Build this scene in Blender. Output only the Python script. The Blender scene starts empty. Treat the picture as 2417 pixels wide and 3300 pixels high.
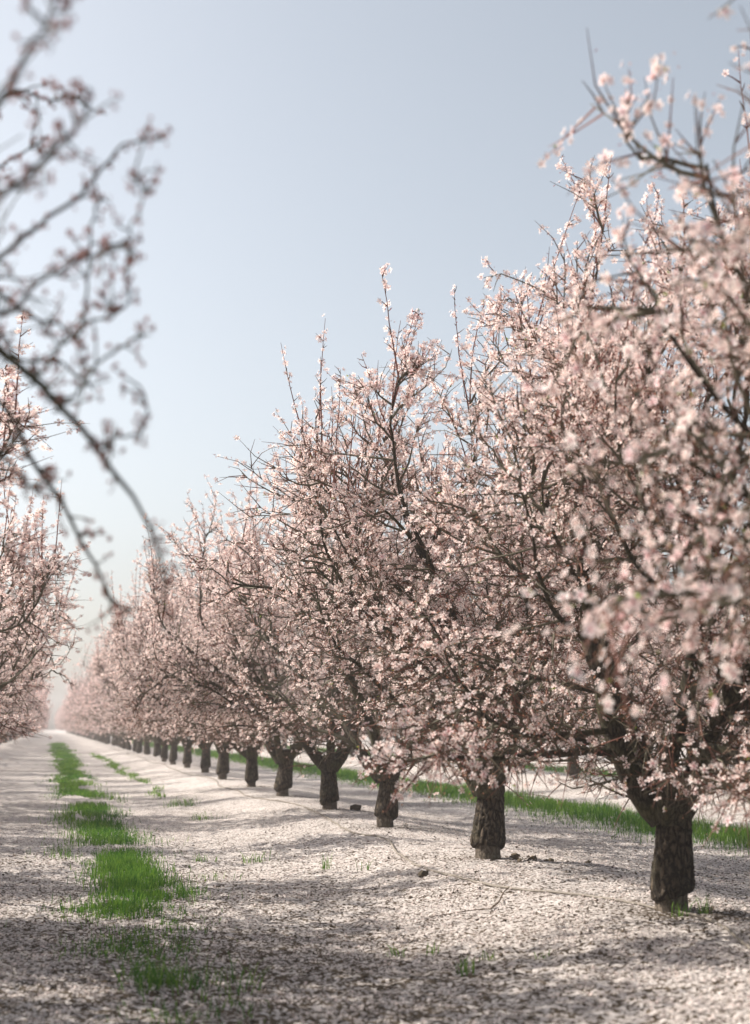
import bpy, math
import numpy as np
from math import radians, sin, cos, pi

# ------------------------------------------------------------------ camera, sky, sun, exposure
sc = bpy.context.scene
col = sc.collection
EYE = 1.33
cam_d = bpy.data.cameras.new("camera")
cam_d.sensor_fit = 'VERTICAL'
cam_d.sensor_height = 56.0
cam_d.lens = 80.0
cam_d.clip_start = 0.1
cam_d.clip_end = 5000
cam_d.dof.use_dof = True
cam_d.dof.focus_distance = 13.3
cam_d.dof.aperture_fstop = 2.8
cam = bpy.data.objects.new("camera", cam_d)
cam.location = (0, 0, EYE)
cam.rotation_euler = (radians(90 + 8.386), 0, radians(-12.43))
col.objects.link(cam)
sc.camera = cam

SUN_EL, SUN_AZ = 37.0, -54.0          # azimuth from +Y, negative = to the left
w = bpy.data.worlds.new("World"); sc.world = w; w.use_nodes = True
nt = w.node_tree
sky = nt.nodes.new('ShaderNodeTexSky')
sky.sky_type = 'NISHITA'; sky.sun_disc = False
sky.sun_elevation = radians(SUN_EL); sky.sun_rotation = radians(SUN_AZ)
sky.altitude = 0; sky.air_density = 1.0; sky.dust_density = 3.0; sky.ozone_density = 1.0
hsv = nt.nodes.new('ShaderNodeHueSaturation'); hsv.inputs['Saturation'].default_value = 0.46; hsv.inputs['Hue'].default_value = 0.491
nt.links.new(sky.outputs[0], hsv.inputs['Color'])
nt.links.new(hsv.outputs[0], nt.nodes['Background'].inputs[0])
nt.nodes['Background'].inputs[1].default_value = 0.108
sun_d = bpy.data.lights.new("sun", 'SUN'); sun_d.energy = 5.0; sun_d.angle = radians(0.5)
sun_d.color = (1.0, 0.92, 0.82)
sun = bpy.data.objects.new("sun", sun_d); col.objects.link(sun)
sun.rotation_euler = (radians(90 - SUN_EL), 0, radians(180 - SUN_AZ))
sc.view_settings.view_transform = 'Standard'
sc.view_settings.look = 'None'
sc.view_settings.gamma = 1.0
sc.view_settings.use_curve_mapping = False
sc.view_settings.exposure = 0.70
cy = sc.cycles
cy.max_bounces = 6; cy.diffuse_bounces = 4; cy.transmission_bounces = 4; cy.glossy_bounces = 2
cy.volume_bounces = 1
cy.use_denoising = True

rng = np.random.default_rng(7)

# ------------------------------------------------------------------ helpers
def vnoise(x, y, seed):
    """smooth value noise in -1..1"""
    r = np.random.default_rng(seed).uniform(-1, 1, (256, 256))
    xi = np.floor(x).astype(int); yi = np.floor(y).astype(int)
    fx = x - xi; fy = y - yi
    fx = fx * fx * (3 - 2 * fx); fy = fy * fy * (3 - 2 * fy)
    g = lambda a, b: r[a % 256, b % 256]
    return (g(xi, yi) * (1 - fx) + g(xi + 1, yi) * fx) * (1 - fy) + (g(xi, yi + 1) * (1 - fx) + g(xi + 1, yi + 1) * fx) * fy

ROWS = [-3.1, 3.9, 11.65, 19.4]
def ground_z(x, y):
    x = np.asarray(x, float); y = np.asarray(y, float)
    z = np.zeros(np.broadcast(x, y).shape)
    for r in ROWS:
        wob = 0.18 * vnoise(y * 0.35 + 3, x * 0 + r, 5)
        d = np.abs(x - r + wob)
        z = z + 0.18 * np.exp(-(d / 1.25) ** 2.6)
    z = z + 0.014 * vnoise(x * 0.9, y * 0.7, 1) + 0.008 * vnoise(x * 2.3, y * 2.1, 2)
    z = z + 0.007 * vnoise(x * 6.5, y * 6.5, 3)
    return z
def micro_z(x, y):
    return 0.010 * vnoise(x * 14, y * 14, 4) + 0.008 * vnoise(x * 27, y * 27, 8)

def nrm(a):
    return a / np.maximum(np.linalg.norm(a, axis=-1, keepdims=True), 1e-9)

class Geo:
    """collects vertices, polygons, point colours and material slots, and links them as one mesh"""
    def __init__(s): s.v = []; s.c = []; s.f = []; s.n = 0
    def add(s, v, faces, colr=(1, 1, 1), mat=0):
        v = np.asarray(v, float).reshape(-1, 3)
        c = np.broadcast_to(np.asarray(colr, float), (len(v), 3))
        s.v.append(v); s.c.append(c)
        for f in (faces if isinstance(faces, list) else [faces]):
            s.f.append((np.asarray(f, np.int32) + s.n, mat))
        s.n += len(v)
        return s
    def mesh(s, name, mats, smooth=False):
        me = bpy.data.meshes.new(name)
        V = np.concatenate(s.v); C = np.concatenate(s.c)
        me.vertices.add(len(V)); me.vertices.foreach_set("co", V.astype(np.float32).ravel())
        loops = np.concatenate([f.ravel() for f, _ in s.f])
        tot = np.concatenate([np.full(len(f), f.shape[1], np.int32) for f, _ in s.f])
        mi = np.concatenate([np.full(len(f), m, np.int32) for f, m in s.f])
        me.loops.add(len(loops)); me.loops.foreach_set("vertex_index", loops)
        me.polygons.add(len(tot))
        start = np.concatenate([[0], np.cumsum(tot)[:-1]]).astype(np.int32)
        me.polygons.foreach_set("loop_start", start)
        me.polygons.foreach_set("material_index", mi)
        me.polygons.foreach_set("use_smooth", np.full(len(tot), smooth))
        a = me.color_attributes.new("Col", 'FLOAT_COLOR', 'POINT')
        a.data.foreach_set("color", np.concatenate([C, np.ones((len(C), 1))], 1).astype(np.float32).ravel())
        for m in mats: me.materials.append(m)
        me.update(calc_edges=True)
        return me

def link(name, data, parent=None, kind=None, label=None, cat=None, group=None, loc=None):
    o = bpy.data.objects.new(name, data); col.objects.link(o)
    if parent is not None: o.parent = parent
    if loc is not None: o.location = loc
    if kind: o["kind"] = kind
    if label: o["label"] = label
    if cat: o["category"] = cat
    if group: o["group"] = group
    return o

def copy_thing(root, label=None, group=None):
    def rec(o, par):
        c = o.copy(); col.objects.link(c); c.parent = par
        for ch in [x for x in CHILD.get(o.name, [])]:
            d = rec(ch, c); CHILD.setdefault(c.name, []).append(d)
        return c
    r = rec(root, None)
    if label: r["label"] = label
    if group: r["group"] = group
    return r
CHILD = {}
def part(name, data, parent, kind=None):
    o = link(name, data, parent, kind); CHILD.setdefault(parent.name, []).append(o); return o

def tubes(P, Rr, sides, ref=None):
    """P (B,n,3) centre lines, Rr (B,n) radii -> vertices and quads"""
    B, n, _ = P.shape
    T = np.empty_like(P); T[:, 1:-1] = P[:, 2:] - P[:, :-2]; T[:, 0] = P[:, 1] - P[:, 0]; T[:, -1] = P[:, -1] - P[:, -2]
    T = nrm(T)
    m = nrm(P[:, -1] - P[:, 0] + 1e-6)
    ax = np.eye(3)[np.argmin(np.abs(m), 1)]
    U = nrm(np.cross(T, ax[:, None, :])); W = np.cross(T, U)
    a = np.arange(sides) / sides * 2 * pi
    V = P[:, :, None, :] + Rr[:, :, None, None] * (U[:, :, None, :] * np.cos(a)[None, None, :, None] + W[:, :, None, :] * np.sin(a)[None, None, :, None])
    idx = np.arange(B * n * sides).reshape(B, n, sides)
    q = np.stack([idx[:, :-1], np.roll(idx, -1, 2)[:, :-1], np.roll(idx, -1, 2)[:, 1:], idx[:, 1:]], -1).reshape(-1, 4)
    return V.reshape(-1, 3), q

def grow(rg, S, D, L, n, wob, trop):
    """B curved shoots: start S, direction D, length L, n points, wobble, tropism (B,3)"""
    B = len(S); P = np.empty((B, n, 3)); P[:, 0] = S; d = nrm(D)
    trop = np.broadcast_to(trop, (B, 3))
    for i in range(1, n):
        d = nrm(d + wob * rg.normal(size=(B, 3)) + trop)
        P[:, i] = P[:, i - 1] + d * (np.broadcast_to(L, B) / (n - 1))[:, None]
    return P

def sample(P, t):
    """P (B,n,3), t (B,k) in 0..1 -> positions and tangents (B,k,3)"""
    n = P.shape[1]; x = np.clip(t, 0, 0.999) * (n - 1); i = x.astype(int); f = (x - i)[..., None]
    b = np.arange(len(P))[:, None]
    a, c = P[b, i], P[b, i + 1]
    return a * (1 - f) + c * f, nrm(c - a)

def rand_perp(rg, T):
    return nrm(np.cross(T, rg.normal(size=T.shape)))

def frames(rg, N):
    """rotation matrices whose third column is N, random spin"""
    N = nrm(N); U = rand_perp(rg, N); W = np.cross(N, U)
    return np.stack([U, W, N], -1)

def stamp(tv, tf, tc, R, S, P, tint):
    """copies of a template: R (N,3,3), S (N,), P (N,3), tint (N,3)"""
    N = len(P); k = len(tv)
    V = np.einsum('nij,kj->nki', R, tv) * S[:, None, None] + P[:, None, :]
    F = [(f[None] + (np.arange(N) * k)[:, None, None]).reshape(-1, f.shape[1]) for f in tf]
    C = np.clip(tc[None] * tint[:, None, :], 0, 1)
    return V.reshape(-1, 3), F, C.reshape(-1, 3)

# ------------------------------------------------------------------ materials
def mat(name):
    m = bpy.data.materials.new(name); m.use_nodes = True; n = m.node_tree
    for x in list(n.nodes): n.nodes.remove(x)
    out = n.nodes.new('ShaderNodeOutputMaterial')
    return m, n, out
def N(n, t, **k):
    x = n.nodes.new(t)
    for a, b in k.items(): setattr(x, a, b)
    return x
def leafy(name, trans, attr="Col", tmul=(1, 1, 1)):
    m, n, out = mat(name)
    a = N(n, 'ShaderNodeAttribute', attribute_name=attr)
    d = N(n, 'ShaderNodeBsdfDiffuse'); t = N(n, 'ShaderNodeBsdfTranslucent'); mx = N(n, 'ShaderNodeMixShader')
    mu = N(n, 'ShaderNodeMix', data_type='RGBA', blend_type='MULTIPLY'); mu.inputs[0].default_value = 1
    mu.inputs[7].default_value = (*tmul, 1)
    n.links.new(a.outputs['Color'], d.inputs[0]); n.links.new(a.outputs['Color'], mu.inputs[6]); n.links.new(mu.outputs[2], t.inputs[0])
    mx.inputs[0].default_value = trans
    n.links.new(d.outputs[0], mx.inputs[1]); n.links.new(t.outputs[0], mx.inputs[2]); n.links.new(mx.outputs[0], out.inputs[0])
    return m
M_BLOS = leafy("blossom_petals", 0.42, tmul=(1, 0.95, 0.92))
M_LEAF = leafy("young_leaf", 0.4)
M_GRASS = leafy("grass_blade", 0.4, tmul=(1.0, 1.0, 0.6))
M_PETAL = leafy("fallen_petal", 0.25)

def bark(name, dark, light, moss, scale, plate):
    m, n, out = mat(name)
    tc = N(n, 'ShaderNodeTexCoord'); mp = N(n, 'ShaderNodeMapping'); mp.inputs['Scale'].default_value = (1, 1, 0.38)
    n.links.new(tc.outputs['Object'], mp.inputs[0])
    vo = N(n, 'ShaderNodeTexVoronoi', feature='DISTANCE_TO_EDGE'); vo.inputs['Scale'].default_value = scale
    no = N(n, 'ShaderNodeTexNoise'); no.inputs['Scale'].default_value = scale * 1.6; no.inputs['Detail'].default_value = 8; no.inputs['Roughness'].default_value = .7
    no2 = N(n, 'ShaderNodeTexNoise'); no2.inputs['Scale'].default_value = 3.5; no2.inputs['Detail'].default_value = 3
    wa = N(n, 'ShaderNodeVectorMath', operation='MULTIPLY_ADD'); wa.inputs[1].default_value = (.05, .05, .05)
    n.links.new(no.outputs['Color'], wa.inputs[0]); n.links.new(mp.outputs[0], wa.inputs[2])
    n.links.new(mp.outputs[0], no.inputs['Vector']); n.links.new(tc.outputs['Object'], no2.inputs['Vector'])
    n.links.new(wa.outputs[0], vo.inputs['Vector'])
    rp = N(n, 'ShaderNodeMapRange'); rp.inputs['From Max'].default_value = plate
    n.links.new(vo.outputs['Distance'], rp.inputs[0])
    mul = N(n, 'ShaderNodeMath', operation='MULTIPLY'); n.links.new(rp.outputs[0], mul.inputs[0]); n.links.new(no.outputs[0], mul.inputs[1])
    cr = N(n, 'ShaderNodeValToRGB'); cr.color_ramp.elements[0].color = (*dark, 1); cr.color_ramp.elements[1].color = (*light, 1)
    cr.color_ramp.elements[0].position = .05; cr.color_ramp.elements[1].position = .65
    n.links.new(mul.outputs[0], cr.inputs[0])
    ms = N(n, 'ShaderNodeMix', data_type='RGBA'); ms.inputs[7].default_value = (*moss, 1)
    mr = N(n, 'ShaderNodeMapRange'); mr.inputs['From Min'].default_value = .48; mr.inputs['From Max'].default_value = .68; mr.inputs['To Max'].default_value = .6
    n.links.new(no2.outputs[0], mr.inputs[0]); n.links.new(mr.outputs[0], ms.inputs[0]); n.links.new(cr.outputs[0], ms.inputs[6])
    p = N(n, 'ShaderNodeBsdfPrincipled'); p.inputs['Roughness'].default_value = .85; p.inputs['Specular IOR Level'].default_value = .25
    n.links.new(ms.outputs[2], p.inputs['Base Color'])
    b = N(n, 'ShaderNodeBump'); b.inputs['Strength'].default_value = .9; b.inputs['Distance'].default_value = .02
    n.links.new(mul.outputs[0], b.inputs['Height']); n.links.new(b.outputs[0], p.inputs['Normal'])
    n.links.new(p.outputs[0], out.inputs[0])
    return m
M_BARK = bark("trunk_bark", (.022, .016, .011), (.115, .088, .062), (.075, .072, .035), 26, .22)
M_LIMB = bark("limb_bark", (.03, .024, .016), (.10, .082, .055), (.085, .085, .03), 34, .16)
M_ROOT = bark("rootstock_bark", (.09, .07, .052), (.23, .19, .15), (.16, .14, .09), 38, .15)

def plain(name, rough=.8, attr="Col"):
    m, n, out = mat(name)
    a = N(n, 'ShaderNodeAttribute', attribute_name=attr)
    no = N(n, 'ShaderNodeTexNoise'); no.inputs['Scale'].default_value = 60; no.inputs['Detail'].default_value = 4
    tc = N(n, 'ShaderNodeTexCoord'); n.links.new(tc.outputs['Object'], no.inputs['Vector'])
    mr = N(n, 'ShaderNodeMapRange'); mr.inputs['To Min'].default_value = .55; mr.inputs['To Max'].default_value = 1.35
    n.links.new(no.outputs[0], mr.inputs[0])
    mu = N(n, 'ShaderNodeVectorMath', operation='SCALE'); n.links.new(a.outputs['Color'], mu.inputs[0]); n.links.new(mr.outputs[0], mu.inputs['Scale'])
    p = N(n, 'ShaderNodeBsdfPrincipled'); p.inputs['Roughness'].default_value = rough; p.inputs['Specular IOR Level'].default_value = .25
    n.links.new(mu.outputs[0], p.inputs['Base Color']); n.links.new(p.outputs[0], out.inputs[0])
    return m
M_TWIG = plain("twig_bark"); M_CLOD = plain("soil_clod", .95); M_HOSE = plain("hose_plastic", .55)

def ground_material():
    m, n, out = mat("petal_strewn_soil")
    tc = N(n, 'ShaderNodeTexCoord')
    def noise(scale, det=4, rough=.6):
        x = N(n, 'ShaderNodeTexNoise'); x.inputs['Scale'].default_value = scale; x.inputs['Detail'].default_value = det; x.inputs['Roughness'].default_value = rough
        n.links.new(tc.outputs['Object'], x.inputs['Vector']); return x
    big, mid, fine = noise(.55, 3), noise(3.2, 5), noise(30, 6, .7)
    # petals: small voronoi cells, each cell a petal or bare soil
    vo = N(n, 'ShaderNodeTexVoronoi', feature='F1'); vo.inputs['Scale'].default_value = 60
    wp = N(n, 'ShaderNodeVectorMath', operation='MULTIPLY_ADD'); wp.inputs[1].default_value = (.02, .02, .02)
    n.links.new(fine.outputs['Color'], wp.inputs[0]); n.links.new(tc.outputs['Object'], wp.inputs[2]); n.links.new(wp.outputs[0], vo.inputs['Vector'])
    sep = N(n, 'ShaderNodeSeparateColor'); n.links.new(vo.outputs['Color'], sep.inputs[0])
    def math_(op, a, b):
        x = N(n, 'ShaderNodeMath', operation=op)
        for i, v in enumerate((a, b)):
            if isinstance(v, (int, float)): x.inputs[i].default_value = v
            else: n.links.new(v, x.inputs[i])
        return x.outputs[0]
    cov = math_('ADD', math_('MULTIPLY', big.outputs[0], .5), math_('MULTIPLY', mid.outputs[0], .8))      # ~0.65 mean
    att = N(n, 'ShaderNodeAttribute', attribute_name="Col")
    sepa = N(n, 'ShaderNodeSeparateColor'); n.links.new(att.outputs['Color'], sepa.inputs[0])
    cov = math_('ADD', cov, math_('SUBTRACT', sepa.outputs[0], .5))                                       # Col.r: more or fewer petals here
    thr = math_('SUBTRACT', cov, math_('MULTIPLY', fine.outputs[0], .35))
    mr = N(n, 'ShaderNodeMapRange'); mr.inputs['From Min'].default_value = -.04; mr.inputs['From Max'].default_value = .04
    n.links.new(math_('SUBTRACT', math_('ADD', thr, .28), sep.outputs[0]), mr.inputs[0])
    soil = N(n, 'ShaderNodeValToRGB')
    soil.color_ramp.elements[0].color = (.035, .026, .018, 1); soil.color_ramp.elements[1].color = (.14, .105, .07, 1)
    soil.color_ramp.elements[0].position = .35; soil.color_ramp.elements[1].position = .7
    n.links.new(fine.outputs[0], soil.inputs[0])
    pet = N(n, 'ShaderNodeMix', data_type='RGBA'); pet.inputs[6].default_value = (.46, .415, .39, 1); pet.inputs[7].default_value = (.65, .61, .585, 1)
    n.links.new(sep.outputs[1], pet.inputs[0])
    mx = N(n, 'ShaderNodeMix', data_type='RGBA'); n.links.new(mr.outputs[0], mx.inputs[0]); n.links.new(soil.outputs[0], mx.inputs[6]); n.links.new(pet.outputs[2], mx.inputs[7])
    p = N(n, 'ShaderNodeBsdfPrincipled'); p.inputs['Roughness'].default_value = .9; p.inputs['Specular IOR Level'].default_value = .15
    n.links.new(mx.outputs[2], p.inputs['Base Color'])
    h = math_('ADD', math_('MULTIPLY', mr.outputs[0], .35), fine.outputs[0])
    h = math_('ADD', h, math_('MULTIPLY', mid.outputs[0], .25))
    b = N(n, 'ShaderNodeBump'); b.inputs['Strength'].default_value = .8; b.inputs['Distance'].default_value = .03
    n.links.new(h, b.inputs['Height']); n.links.new(b.outputs[0], p.inputs['Normal']); n.links.new(p.outputs[0], out.inputs[0])
    return m
M_GROUND = ground_material()

# ------------------------------------------------------------------ ground
def build_ground():
    xs = np.concatenate([[-700, -300, -150, -80, -50, -35, -25, -18, -13, -10, -8], np.arange(-6.5, -1.5, .14), np.arange(-1.5, 7.0, .05), np.arange(7.0, 13, .1), np.arange(13, 24, .3), [26, 30, 36, 45, 60, 90, 150, 300, 700]])
    ys = [-60, -30, -15, -8, -4, -2, 0, 1.5, 3, 4.2]
    y = 5.0
    while y < 900:
        ys.append(y); y += .044 if y < 15 else max(.044, (y - 12) * .016)
    ys = np.array(ys)
    X, Y = np.meshgrid(xs, ys)
    near = np.clip((30 - Y) / 14, 0, 1) * np.clip((Y - 3) / 2, 0, 1) * ((X > -1.6) & (X < 7.1))
    Z = ground_z(X, Y) + micro_z(X, Y) * near
    cov = 0.5 + 0.0 * X
    cov += 0.10 * np.exp(-((X - 3.4) / 1.3) ** 2)                       # petals lie thicker on the berm
    cov -= 0.22 * np.exp(-((X - 1.2) / 1.5) ** 2) * np.clip((15 - Y) / 6, 0, 1)
    cov += .12 * np.clip((Y - 12) / 20, 0, 1) - .10 * np.clip((13 - Y) / 5, 0, 1)
    for ty in TREE_Y_R[:8]:
        cov -= .42 * np.exp(-(((X - 4.02) / .50) ** 2 + ((Y - ty + .08) / .42) ** 2))
    cov -= .07 + .10 * np.clip(vnoise(X * .8 + 7, Y * .55, 61), -.3, 1)
    V = np.stack([X, Y, Z], -1).reshape(-1, 3)
    ny, nx = X.shape
    i = np.arange(ny * nx).reshape(ny, nx)
    q = np.stack([i[:-1, :-1], i[:-1, 1:], i[1:, 1:], i[1:, :-1]], -1).reshape(-1, 4)
    g = Geo().add(V, q, np.stack([cov.ravel()] * 3, -1))
    link("ground", g.mesh("ground", [M_GROUND], True), kind='structure')

TREE_Y_R = [4.9, 8.96, 12.83, 17.01, 20.86, 24.99, 29.14, 33.34, 38.0, 42.6, 47.0, 51.3]
while TREE_Y_R[-1] < 330: TREE_Y_R.append(TREE_Y_R[-1] + 4.25 + rng.uniform(-.2, .2))
build_ground()

# ------------------------------------------------------------------ blossom templates
def flower_template(hd):
    v, q, t, c = [], [], [], []
    for k in range(5):
        a = k * 2 * pi / 5; u = np.array([cos(a), sin(a), 0]); s = np.array([-sin(a), cos(a), 0]); z = np.array([0, 0, 1.])
        b = len(v)
        if hd == 2:
            pts = [(.08, 0, 0), (.28, .16, .07), (.28, -.16, .07), (.62, .27, .15), (.62, -.27, .15), (.60, 0, .08), (.95, .14, .20), (.95, -.14, .20), (.90, 0, .14)]
            v += [u * p + s * l + z * h for p, l, h in pts]
            q += [[b + 2, b + 4, b + 5, b + 5], [b + 5, b + 3, b + 1, b + 1]]
            q = q[:-2]
            t += [[b, b + 2, b + 1], [b + 2, b + 5, b + 1], [b + 2, b + 4, b + 5], [b + 1, b + 5, b + 3], [b + 4, b + 7, b + 8], [b + 4, b + 8, b + 5], [b + 5, b + 8, b + 3], [b + 3, b + 8, b + 6]]
            c += [(.72, .36, .40), (.90, .76, .76), (.90, .76, .76), (.95, .90, .87), (.95, .90, .87), (.93, .87, .84), (.93, .89, .87), (.93, .89, .87), (.93, .86, .83)]
        elif hd == 1:
            pts = [(.06, 0, 0), (.5, .26, .12), (.5, -.26, .12), (.95, .16, .2), (.95, -.16, .2)]
            v += [u * p + s * l + z * h for p, l, h in pts]
            t += [[b, b + 2, b + 1], [b + 1, b + 2, b + 4], [b + 1, b + 4, b + 3]]
            c += [(.87, .61, .56), (.93, .86, .83), (.93, .86, .83), (.95, .90, .87), (.95, .90, .87)]
        elif hd == 3:
            pts = [(.0, 0, 0), (.72, .32, .13), (.72, -.32, .13), (.98, 0, .2)]
            v += [u * p + s * l + z * h for p, l, h in pts]
            t += [[b, b + 2, b + 1], [b + 2, b + 3, b + 1]]
            c += [(.88, .65, .60), (.93, .87, .84), (.93, .86, .83), (.95, .90, .87)]
        else:
            pts = [(.0, 0, 0), (.75, .3, .15), (.75, -.3, .15)]
            v += [u * p + s * l + z * h for p, l, h in pts]
            t += [[b, b + 2, b + 1]]
            c += [(.80, .55, .56), (.93, .86, .83), (.93, .86, .83)]
    if hd in (1, 2):
        b = len(v)                                                     # stamens and centre
        v += [np.array([cos(k * 2 * pi / 5 + .6) * .13, sin(k * 2 * pi / 5 + .6) * .13, .02]) for k in range(5)] + [np.array([0, 0, .22])]
        t += [[b + k, b + (k + 1) % 5, b + 5] for k in range(5)]
        c += [(.50, .12, .16)] * 5 + [(.80, .62, .36)]
    b = len(v)                                                          # calyx cup and stalk behind
    v += [np.array([cos(k * 2 * pi / 3) * .2, sin(k * 2 * pi / 3) * .2, -.04]) for k in range(3)] + [np.array([.02, 0, -.5])]
    t += [[b + (k + 1) % 3, b + k, b + 3] for k in range(3)]
    c += [(.36, .12, .10)] * 3 + [(.25, .12, .06)]
    return np.array(v, float) * .5, [np.array(t)], np.array(c, float)
FLOWER = {k: flower_template(k) for k in (0, 1, 2, 3)}

def calyx_template(n):
    """a spent calyx: short cup with reflexed sepals and a tuft of stamens"""
    v, t, c = [], [], []
    for k in range(n):
        a = k * 2 * pi / n; e = pi / n * .8
        b = len(v)
        v += [np.array([0, 0, -.1]), np.array([cos(a - e) * .28, sin(a - e) * .28, .16]), np.array([cos(a + e) * .28, sin(a + e) * .28, .16]), np.array([cos(a) * .55, sin(a) * .55, .22])]
        t += [[b, b + 1, b + 2], [b + 1, b + 3, b + 2]]
        c += [(.32, .14, .08), (.70, .36, .24), (.70, .36, .24), (.62, .35, .23)]
    b = len(v)
    v += [np.array([-.12, 0, 0]), np.array([.12, 0, 0]), np.array([-.2, 0, .62]), np.array([.2, .05, .62])]
    t += [[b, b + 1, b + 3], [b, b + 3, b + 2]]
    c += [(.48, .18, .15), (.48, .18, .15), (.70, .50, .38), (.70, .50, .38)]
    return np.array(v, float) * .5, [np.array(t)], np.array(c, float)
CALYX = {2: calyx_template(5), 1: calyx_template(4), 0: calyx_template(3), 3: calyx_template(3)}
CALYX[3] = (np.array([(0, 0, -.12), (.26, -.14, .2), (.26, .14, .2), (-.26, -.2, .2), (-.1, .28, .2), (-.08, 0, 0), (.08, .03, 0), (.0, .06, .40), (.02, -.30, .2), (.18, -.26, .2)], float) * .62,
            [np.array([(0, 1, 2), (0, 4, 3), (0, 8, 9), (5, 6, 7)])],
            np.array([(.32, .14, .08), (.70, .36, .24), (.70, .36, .24), (.52, .26, .16), (.62, .35, .23), (.48, .18, .15), (.48, .18, .15), (.72, .52, .38), (.58, .31, .2), (.58, .31, .2)]))
BUD = (np.array([(-.12, -.07, 0), (.12, -.07, 0), (0, .14, 0), (0, 0, .6), (0, 0, -.3)], float) * .7,
       [np.array([[0, 1, 3], [1, 2, 3], [2, 0, 3], [1, 0, 4], [2, 1, 4], [0, 2, 4]])],
       np.array([(.45, .14, .13)] * 3 + [(.66, .30, .30), (.28, .10, .06)]))
LEAF = (np.array([(0, 0, 0), (.15, .06, .45), (-.15, .06, .45), (0, 0, 1)], float), [np.array([[0, 1, 2], [1, 3, 2]])], np.array([(.20, .26, .05), (.24, .33, .06), (.24, .33, .06), (.28, .38, .07)]))

# ------------------------------------------------------------------ trees
TWIG_OLD, TWIG_NEW = np.array([.105, .095, .065]), np.array([.20, .085, .065])

class Skeleton:
    pass

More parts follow.
